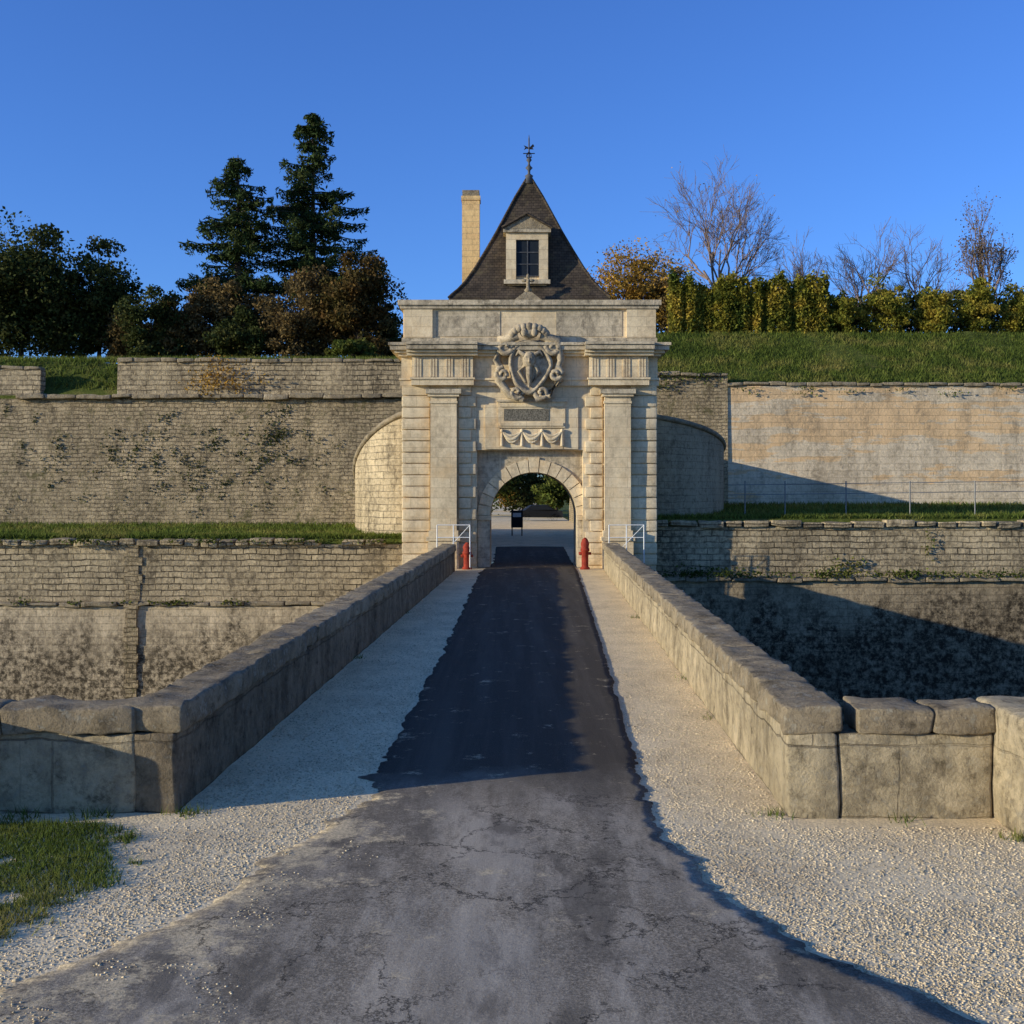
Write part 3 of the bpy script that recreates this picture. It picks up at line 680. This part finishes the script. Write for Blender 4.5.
for t in (0,.33,.66,1): z=wz0+(wz1-wz0)*t; mb.box(wx0,wx1,Yd+.002,Yd+.027,z-.015,z+.015,'lead')
mb.build('dormer_window',gate)
mb=MB(); yc=43.4; ca_,cb_=PX(462,yc),PX(479.5,yc)
mb.box(ca_,cb_,yc,yc+.6,8.5,PZ(200,yc),'chim'); mb.box(ca_-.03,cb_+.03,yc-.04,yc+.64,PZ(200,yc),PZ(196,yc),'chim'); mb.box(ca_+.01,cb_-.01,yc,yc+.6,PZ(196,yc),PZ(190,yc),'cope')
mb.build('chimney',gate)
mb=MB(); ax_,ay_=rc; z=rz1-.15
mb.lathe((ax_,ay_,z),[(.2,0),(.13,.25),(.16,.30),(.05,.38),(.05,.5),(.14,.60),(.05,.70),(.035,.8),(.11,.9),(.03,1.0),(.025,1.7),(.005,1.85)],'lead',12)
mb.box(ax_-.22,ax_+.22,ay_-.015,ay_+.015,z+1.13,z+1.16,'iron'); mb.box(ax_-.015,ax_+.015,ay_-.22,ay_+.22,z+1.13,z+1.16,'iron')
fl=[(0,1.35),(.15,1.5),(.2,1.42),(.13,1.36),(.17,1.30),(0,1.30),(-.08,1.33),(-.19,1.28),(-.14,1.37),(-.2,1.45),(-.07,1.40)]
vv=[(ax_+x,ay_+y,z+q) for y in (-.012,.012) for x,q in fl]; k=len(fl)
mb.add(vv,[tuple(range(k))[::-1],tuple(range(k,2*k))]+[(i,(i+1)%k,k+(i+1)%k,k+i) for i in range(k)],'iron')
for a in range(4): 
    c2,s2=math.cos(a*1.57+.7),math.sin(a*1.57+.7); mb.tube([(ax_,ay_,z+.95),(ax_+.13*c2,ay_+.13*s2,z+1.02),(ax_+.10*c2,ay_+.10*s2,z+1.12),(ax_,ay_,z+1.2)],.018,'iron',5)
mb.build('weathervane',gate)

# ---------------------------------------------------------------- furniture
def rail(name,x0,x1,y,z0,z1):
    mb=MB()
    for x in np.linspace(x0,x1,3): mb.tube([(x,y,z0),(x,y,z1)],.02,'white',8)
    for t in (.72,1): mb.tube([(x0,y,z0+(z1-z0)*t),(x1,y,z0+(z1-z0)*t)],.016,'white',8)
    mb.tube([(x0,y,z0+.3),(x1,y,z1)],.012,'white',6); mb.build(name)
rail('white_railing',PX(437,40.3),PX(470,40.3),40.3,0,PZ(525,40.3)); rail('white_railing',PX(609,40.2),PX(644,40.2),40.2,0,PZ(525,40.2))
def post(name,x,y,h):
    mb=MB(); mb.lathe((x,y,0),[(.17,0),(.17,.06),(.12,.10),(.12,h*.55),(.16,h*.58),(.16,h*.64),(.13,h*.68),(.15,h*.82),(.10,h*.93),(.04,h)],'redp',14)
    mb.lathe((x-.22,y,h*.5),[(.05,0),(.06,.05),(.05,.44)],'redp',8,'x')
    mb.build(name)
post('fire_hydrant',PX(585,40.4),40.4,1.12); post('fire_hydrant',PX(467,40.4),40.4,.95)
mb=MB()
for px in (745,785,846,910,975,1040): x=PX(px,44.5); mb.tube([(x,44.5,1.7),(x,44.5,PZ(481,44.5))],.025,'steel',6)
x0,x1=PX(728,44.5),PX(1040,44.5)
for t in (482,492): mb.tube([(x0,44.5,PZ(t+3,44.5)),(x1,44.5,PZ(t-1,44.5))],.014,'steel',6)
mb.build('metal_fence')
mb=MB(); x=PX(517,70); mb.tube([(x-.3,70,0),(x-.3,70,1.6)],.04,'dark'); mb.tube([(x+.3,70,0),(x+.3,70,1.6)],.04,'dark')
mb.box(x-.36,x+.36,69.95,70.02,.5,1.55,'dark'); mb.box(x-.25,x+.25,69.94,69.949,1.15,1.4,'white'); mb.build('information_board')
def car(name,cx,cy,mat,rot):
    mb=MB(); pr_=[(-2.1,.35),(-2.12,.75),(-1.95,.92),(-1.35,.98),(-.75,1.42),(.75,1.45),(1.5,1.0),(2.05,.9),(2.12,.5),(2.05,.3)]
    k=len(pr_); ca,sa=math.cos(rot),math.sin(rot)
    def T(x,y,z): return (cx+x*ca-y*sa,cy+x*sa+y*ca,z)
    v=[];W=lambda z:.85 if z<1.0 else .68
    for s_ in (-1,1): v+=[T(x,s_*W(z),z) for x,z in pr_]
    mb.add(v,[tuple(range(k)),tuple(range(k,2*k))[::-1]]+[(i,k+i,k+(i+1)%k,(i+1)%k) for i in range(k)],mat)
    for s_ in (-1,1):
        mb.add([T(-1.2,s_*.83,1.0),T(-.7,s_*.72,1.36),T(.68,s_*.72,1.38),T(1.3,s_*.83,1.02)],[(0,1,2,3)],'glass')
        for wx in (-1.3,1.3):
            mb.tube([T(wx,s_*.75,.31),T(wx,s_*.88,.31)],.31,'dark',14); mb.tube([T(wx,s_*.80,.31),T(wx,s_*.9,.31)],.18,'steel',10)
    mb.build(name)
car('parked_car',2.4,104,'dark',.15)

# ---------------------------------------------------------------- vegetation
def quads(C,s,asp=.6):
    n=len(C); u=rng.normal(size=(n,3)); u/=np.linalg.norm(u,axis=1)[:,None]
    w_=rng.normal(size=(n,3)); w_-=(w_*u).sum(1)[:,None]*u; w_/=np.linalg.norm(w_,axis=1)[:,None]
    s=np.broadcast_to(s,(n,))[:,None]; u=u*s; w_=w_*s*asp
    return np.stack([C-u,C-w_,C+u,C+w_],1).reshape(-1,3)
def tree_obj(name,mb,LV,mat):
    V=np.array(mb.v).reshape(-1,3); Fq=np.array(mb.f) if mb.f else np.zeros((0,4),int)
    LF=np.arange(len(LV)).reshape(-1,4)+len(V)
    return fastmesh(name,np.concatenate([V,LV]),np.concatenate([Fq,LF]),['bark',mat],np.concatenate([np.zeros(len(Fq)),np.ones(len(LF))]))
def leafy(name,x,y,z0,H,rx,rz,mat,nl=9000,ls=.13,cl=34,trunk=.16,zc=None):
    mb=MB(); zc=zc if zc is not None else z0+H-rz
    top=Vector((x,y,zc)); mb.tube([(x,y,z0-.3),(x+.1,y,z0+(zc-z0)*.5),tuple(top)],[trunk,trunk*.8,trunk*.45],'bark')
    cs=[]
    for i in range(cl):
        d=rng.normal(size=3); d/=np.linalg.norm(d); r_=rng.uniform(.3,.98)*rng.uniform(.85,1.1)
        c=np.array([x+d[0]*rx*r_,y+d[1]*rx*r_,zc+d[2]*rz*r_])
        if c[2]<z0+.3: c[2]=z0+.3+rng.uniform(0,.5)
        cs.append(c)
        st=Vector((x,y,z0+(zc-z0)*random.uniform(.4,1))); mid=(st+Vector(c))/2+Vector((0,0,.2))
        mb.tube([st,mid,Vector(c)],[trunk*.35,trunk*.2,.015],'bark',4)
    cs=np.array(cs); k=rng.integers(0,cl,nl); cr=rng.uniform(.14,.36,cl)*min(rx,rz)*1.15
    d=rng.normal(size=(nl,3)); d/=np.linalg.norm(d,axis=1)[:,None]
    C=cs[k]+d*(cr[k]*rng.uniform(.3,1.25,nl)**.7)[:,None]*np.array([1.15,1.15,.8])
    return tree_obj(name,mb,quads(C,rng.uniform(.5,1.2,nl)*ls),mat)
def spruce(name,x,y,z0,H,R,seed):
    rs=np.random.default_rng(seed); mb=MB(); mb.tube([(x,y,z0-.5),(x,y,z0+H*.5),(x,y,z0+H)],[.28,.18,.02],'bark')
    Cs=[]
    nb=int(H*11)
    for i in range(nb):
        t=rs.uniform(.02,1)**.85; z=z0+H*t; a=rs.uniform(0,6.28)
        r_=R*(1-t)**.62*rs.uniform(.45,1.22)+.12
        dr=Vector((math.cos(a),math.sin(a)))
        pts=[]
        for k in range(6):
            s=k/5; zz=z+.10*r_*s-.36*r_*s*s+.26*r_*s**4; pts.append((x+dr.x*r_*s,y+dr.y*r_*s,zz))
        mb.tube(pts,[.05*(1-s/6)+.008 for s in range(6)],'bark',4)
        m_=int(40+62*r_); s=rs.uniform(.12,1.03,m_); P=np.stack([np.interp(s,np.linspace(0,1,6),[p[j] for p in pts]) for j in range(3)],1)
        wd=(.10+.26*r_*.35*(1-s)+.07)
        side=rs.normal(0,1,m_)*wd; P[:,0]+=-dr.y*side; P[:,1]+=dr.x*side; P[:,2]-=np.abs(rs.normal(0,.2,m_))+np.abs(side)*.3
        Cs.append(P)
    C=np.concatenate(Cs); return tree_obj(name,mb,quads(C,rng.uniform(.08,.2,len(C)),.32),'spruce')
def bare(name,x,y,z0,H,W,mat='twig',lv=7,seed=1,leaf=None,spread=.42):
    rs=random.Random(seed); segs=[]; ends=[]
    def gro(p,d,L,r,l):
        q=p+d*L*.5+Vector((rs.gauss(0,.06),rs.gauss(0,.06),rs.gauss(0,.04)))*L; e=p+d*L+Vector((rs.gauss(0,.05),rs.gauss(0,.05),0))*L
        segs.append((p,q,e,r,l))
        if l==0: ends.append(e); return
        for k in range(rs.choice((2,3,3)) if l<lv else 6):
            dd=(d+Vector((rs.gauss(0,spread),rs.gauss(0,spread),rs.gauss(.05,spread*.7)))).normalized()
            gro(p+(e-p)*rs.uniform(.45,1),dd,L*rs.uniform(.62,.9),r*.62,l-1)
    gro(Vector((0,0,0)),Vector((0,0,1)),1.0,1.0,lv)
    E=np.array([tuple(e) for e in ends]); kz=H/np.percentile(E[:,2],99); kx=W/(np.percentile(E[:,0],97)-np.percentile(E[:,0],3))
    ox_=np.median(E[:,0])
    sc_=lambda p:(x+p[0]*kx-ox_*kx*max(0,min(1,p[2])),y+p[1]*kx,z0+p[2]*kz)
    mb=MB()
    for p,q,e,r,l in segs:
        R=max(H*.014*r,.011); mb.tube([sc_(p),sc_(q),sc_(e)],[R,R*.85,max(R*.66,.009)],'bark',3 if l<4 else 6)
    V=np.array(mb.v); Fq=np.array(mb.f); E=E*np.array([kx,kx,kz])+np.array([x-ox_*kx,y,z0])
    if leaf:
        k=rng.integers(0,len(E),leaf[1]); LV=quads(E[k]+rng.normal(0,.15,(leaf[1],3)),rng.uniform(.05,.09,leaf[1]))
        LF=np.arange(len(LV)).reshape(-1,4)+len(V)
        return fastmesh(name,np.concatenate([V,LV]),np.concatenate([Fq,LF]),[mat,leaf[0]],np.concatenate([np.zeros(len(Fq)),np.ones(len(LF))]))
    return fastmesh(name,V,Fq,[mat])
at=PX
zl=9.2
def full(name,px,Y,py,r_,mat,nl,cl=50,ls=.12,z0=zl,tr=.14):
    z=PZ(py,Y)-z0; return leafy(name,at(px,Y),Y,z0,z,r_,z*.5,mat,nl,ls,cl,tr,zc=z0+z*.5)
full('oak_tree',20,62,217,3.6,'dgreen',28000,90,.13)
full('oak_tree',-60,64,215,3.4,'dgreen',9000,50)
full('oak_tree',98,63,244,2.2,'dgreen',15000,60)
full('oak_tree',62,67,250,2.4,'dgreen',10000,44)
for i,(px,py,r_,mt) in enumerate(((150,278,1.6,'dgreen'),(182,288,1.5,'brown'),(218,276,2.0,'brown'),(258,286,1.6,'brown'),(298,276,1.9,'brown'),(325,262,1.7,'brown'),(126,303,1.2,'brown'),(388,300,.9,'dgreen'),(240,305,1.6,'dgreen'),(170,310,1.6,'dgreen'))):
    full('shrub',px,60+i%4,py,r_,mt,8500,38,.10,zl,.07)
full('russet_tree',356,60,243,2.2,'red',17000,70,.11)
leafy('round_bush',at(353,57),57,zl-.1,PZ(312,57)-zl,1.6,.75,'green',7000,.07,26,.06,zc=zl+.5)
spruce('spruce_tree',at(238,65),65,zl-.3,PZ(155,65)-zl+.3,4.7,3)
spruce('spruce_tree',at(313,67),67,zl-.3,PZ(113,67)-zl+.3,5.4,5)
zr=BT-.05; YH=YW+10.5
full('golden_tree',634,YH+3.5,236,2.9,'gold',10000,70,.10,zr)
full('shrub',600,YH+2,262,1.7,'gold',3800,30,.09,zr,.06)
full('shrub',672,YH+2,266,1.5,'brown',5500,34,.09,zr,.06)
bare('bare_tree',at(730,77),77,zr,PZ(172,77)-zr,8.0,seed=4,leaf=('gold',260),lv=7)
bare('bare_tree',at(866,78),78,zr,PZ(226,78)-zr,5.0,seed=8,lv=6); bare('bare_tree',at(918,80),80,zr,PZ(222,80)-zr,5.2,seed=12,lv=6)
bare('bare_tree',at(985,74),74,zr,PZ(197,74)-zr,3.4,seed=21,leaf=('brown',2000),lv=6); bare('bare_tree',at(795,82),82,zr,PZ(235,82)-zr,4.5,seed=33,lv=6)
def hedge(name,x0,x1,y,z0,h,d,mat,n,jag=.25,ls=1):
    x=rng.uniform(x0,x1,n); cols=np.abs(np.sin(x*1.9+.8*np.sin(x*1.3)+.5*np.sin(x*3.1)))**.6
    top=h*(1-jag+jag*cols*(.8+.2*np.sin(x*7))+rng.normal(0,.04,n)); z=z0+rng.uniform(0,1,n)**.8*top
    yy=y+rng.choice([-1,1],n,p=[.75,.25])*d*rng.uniform(.4,1,n)*(.6+.5*cols)
    C=np.stack([x,yy,z],1); mb=MB()
    for xx in np.arange(x0,x1,.8): mb.tube([(xx,y,z0-.2),(xx+.1,y,z0+h*.7)],[.05,.02],'bark',4)
    return tree_obj(name,mb,quads(C,rng.uniform(.06,.14,n)*ls),mat)
hedge('hedge',at(668,YH),at(826,YH),YH,zr,PZ(274,YH)-zr,.7,'hedge',26000,.28)
hedge('hedge',at(655,YH+4),at(1100,YH+4),YH+4,zr,PZ(288,YH+4)-zr,.8,'dgreen',26000,.35,1.3)
for px,w_,py in ((842,19,286),(886,24,281),(932,21,285),(976,22,276),(1021,20,286),(1066,20,284)):
    z=PZ(py,YH)-zr; leafy('clipped_shrub',at(px,YH),YH,zr-.1,z,w_*YH/F,z*.5,'hedge',8000,.09,44,.07,zc=zr+z*.5)
def patch(name,items,mat,s=1):
    Cs=[]
    for (px,py,Y,rx,rz,n) in items:
        a=rng.normal(0,1,(n,2)); a[:,0]+=.6*np.sin(a[:,1]*2); C=np.stack([PX(px,Y)+a[:,0]*rx*.5,np.full(n,Y)-rng.uniform(.0,.08,n),PZ(py,Y)+a[:,1]*rz*.5],1); Cs.append(C)
    C=np.concatenate(Cs); V=quads(C,rng.uniform(.03,.08,len(C))*s); fastmesh(name,V,np.arange(len(V)).reshape(-1,4),[mat])
bt=lambda py:50.0+.75*(PZ(py,50.3)-1)/5.85
iv=[(274,438,bt(438),.7,.7,420),(262,462,bt(462),.4,.8,140),(285,412,bt(412),.4,.5,70)]
for _ in range(150):
    px,py=random.gauss(180,105),random.gauss(460,36)
    if 0<px<345 and 405<py<518: iv.append((px,py,bt(py),random.uniform(.15,.5),random.uniform(.12,.45),random.randint(5,26)))
patch('ivy',iv,'dgreen',.9)
patch('wall_shrub',[(215,374,50.9,1.3,.9,420),(240,382,50.8,1.2,.5,200),(205,388,50.5,.6,.5,90)],'gold')
wd=[(845,565,41.9,.8,.3,160),(700,572,41.9,1.4,.25,220),(665,382,YW-.1,.9,.5,200),(700,374,YW-.05,1.1,.4,260),(930,545,41.95,.2,.5,60)]
for _ in range(40): wd.append((random.uniform(665,1024),574,41.75,random.uniform(.3,1.2),.14,random.randint(15,60)))
for _ in range(60): wd.append((random.uniform(0,400),random.choice((541,602)),41.75,random.uniform(.2,.6),.1,random.randint(5,26)))
for _ in range(14): wd.append((random.uniform(735,1024),random.uniform(386,396),YW,random.uniform(.3,1.0),.12,random.randint(8,30)))
patch('weeds',wd,'green',.9)
wp=[]
for (x,y,n_) in ((2.27,9.85,40),(-2.8,9.9,60),(-3.6,9.8,70),(-4.2,9.75,60),(3.3,9.65,20),(4.1,9.15,60),(4.1,8.2,130),(3.95,7.9,60),(2.9,20,40),(2.55,14,30),(-2.6,19,60),(2.8,25,50),(2.62,17,30),(-2.5,26,60)):
    wp+= [(x+random.gauss(0,.09),y+random.gauss(0,.07),0) for _ in range(n_)]
blades('weeds',np.array(wp),.03,.11,.012)
for i,(px,Y,top_,r_,mt) in enumerate(((490,125,446,3.5,'green'),(522,128,462,4,'dgreen'),(556,116,466,3.2,'green'),(592,120,446,4,'dgreen'),(450,118,445,4,'dgreen'),(540,150,475,5,'green'),(505,150,470,4,'gold'))):
    full('town_tree',px,Y,top_,r_,mt,5500,30,.2,0)

# ---------------------------------------------------------------- sky, sun, camera
W=bpy.data.worlds.new('World'); S.world=W; W.use_nodes=True; nt=W.node_tree
sk=nt.nodes.new('ShaderNodeTexSky'); sk.sky_type='NISHITA'; sk.sun_disc=False
to_sun=Vector((-1,-.38,.25)).normalized()
el=math.asin(to_sun.z); az=math.atan2(to_sun.x,to_sun.y)
sk.sun_elevation=el; sk.sun_rotation=az%(2*math.pi); sk.air_density=1.0; sk.dust_density=.35; sk.ozone_density=2.6
bg=nt.nodes['Background']; bg.inputs[1].default_value=.115
tint=mix(nt,1.0,sk.outputs[0],(.62,1.04,1.95),'MULTIPLY'); nt.links.new(tint,bg.inputs[0])
l=bpy.data.lights.new('sun','SUN'); l.energy=5.0; l.angle=math.radians(.5); l.color=(1,.92,.74)
lo=bpy.data.objects.new('sun',l); S.collection.objects.link(lo); lo.rotation_euler=(-to_sun).to_track_quat('-Z','Y').to_euler()
cam=bpy.data.cameras.new('camera'); co=bpy.data.objects.new('camera',cam); S.collection.objects.link(co)
co.location=(0,0,CH); co.rotation_euler=(math.radians(90),0,0); cam.sensor_width=36; cam.lens=36*F/1024; cam.shift_y=-22/1024; cam.clip_end=3000; cam.clip_start=.05
S.camera=co
S.view_settings.view_transform='Standard'; S.view_settings.look='None'; S.view_settings.exposure=0
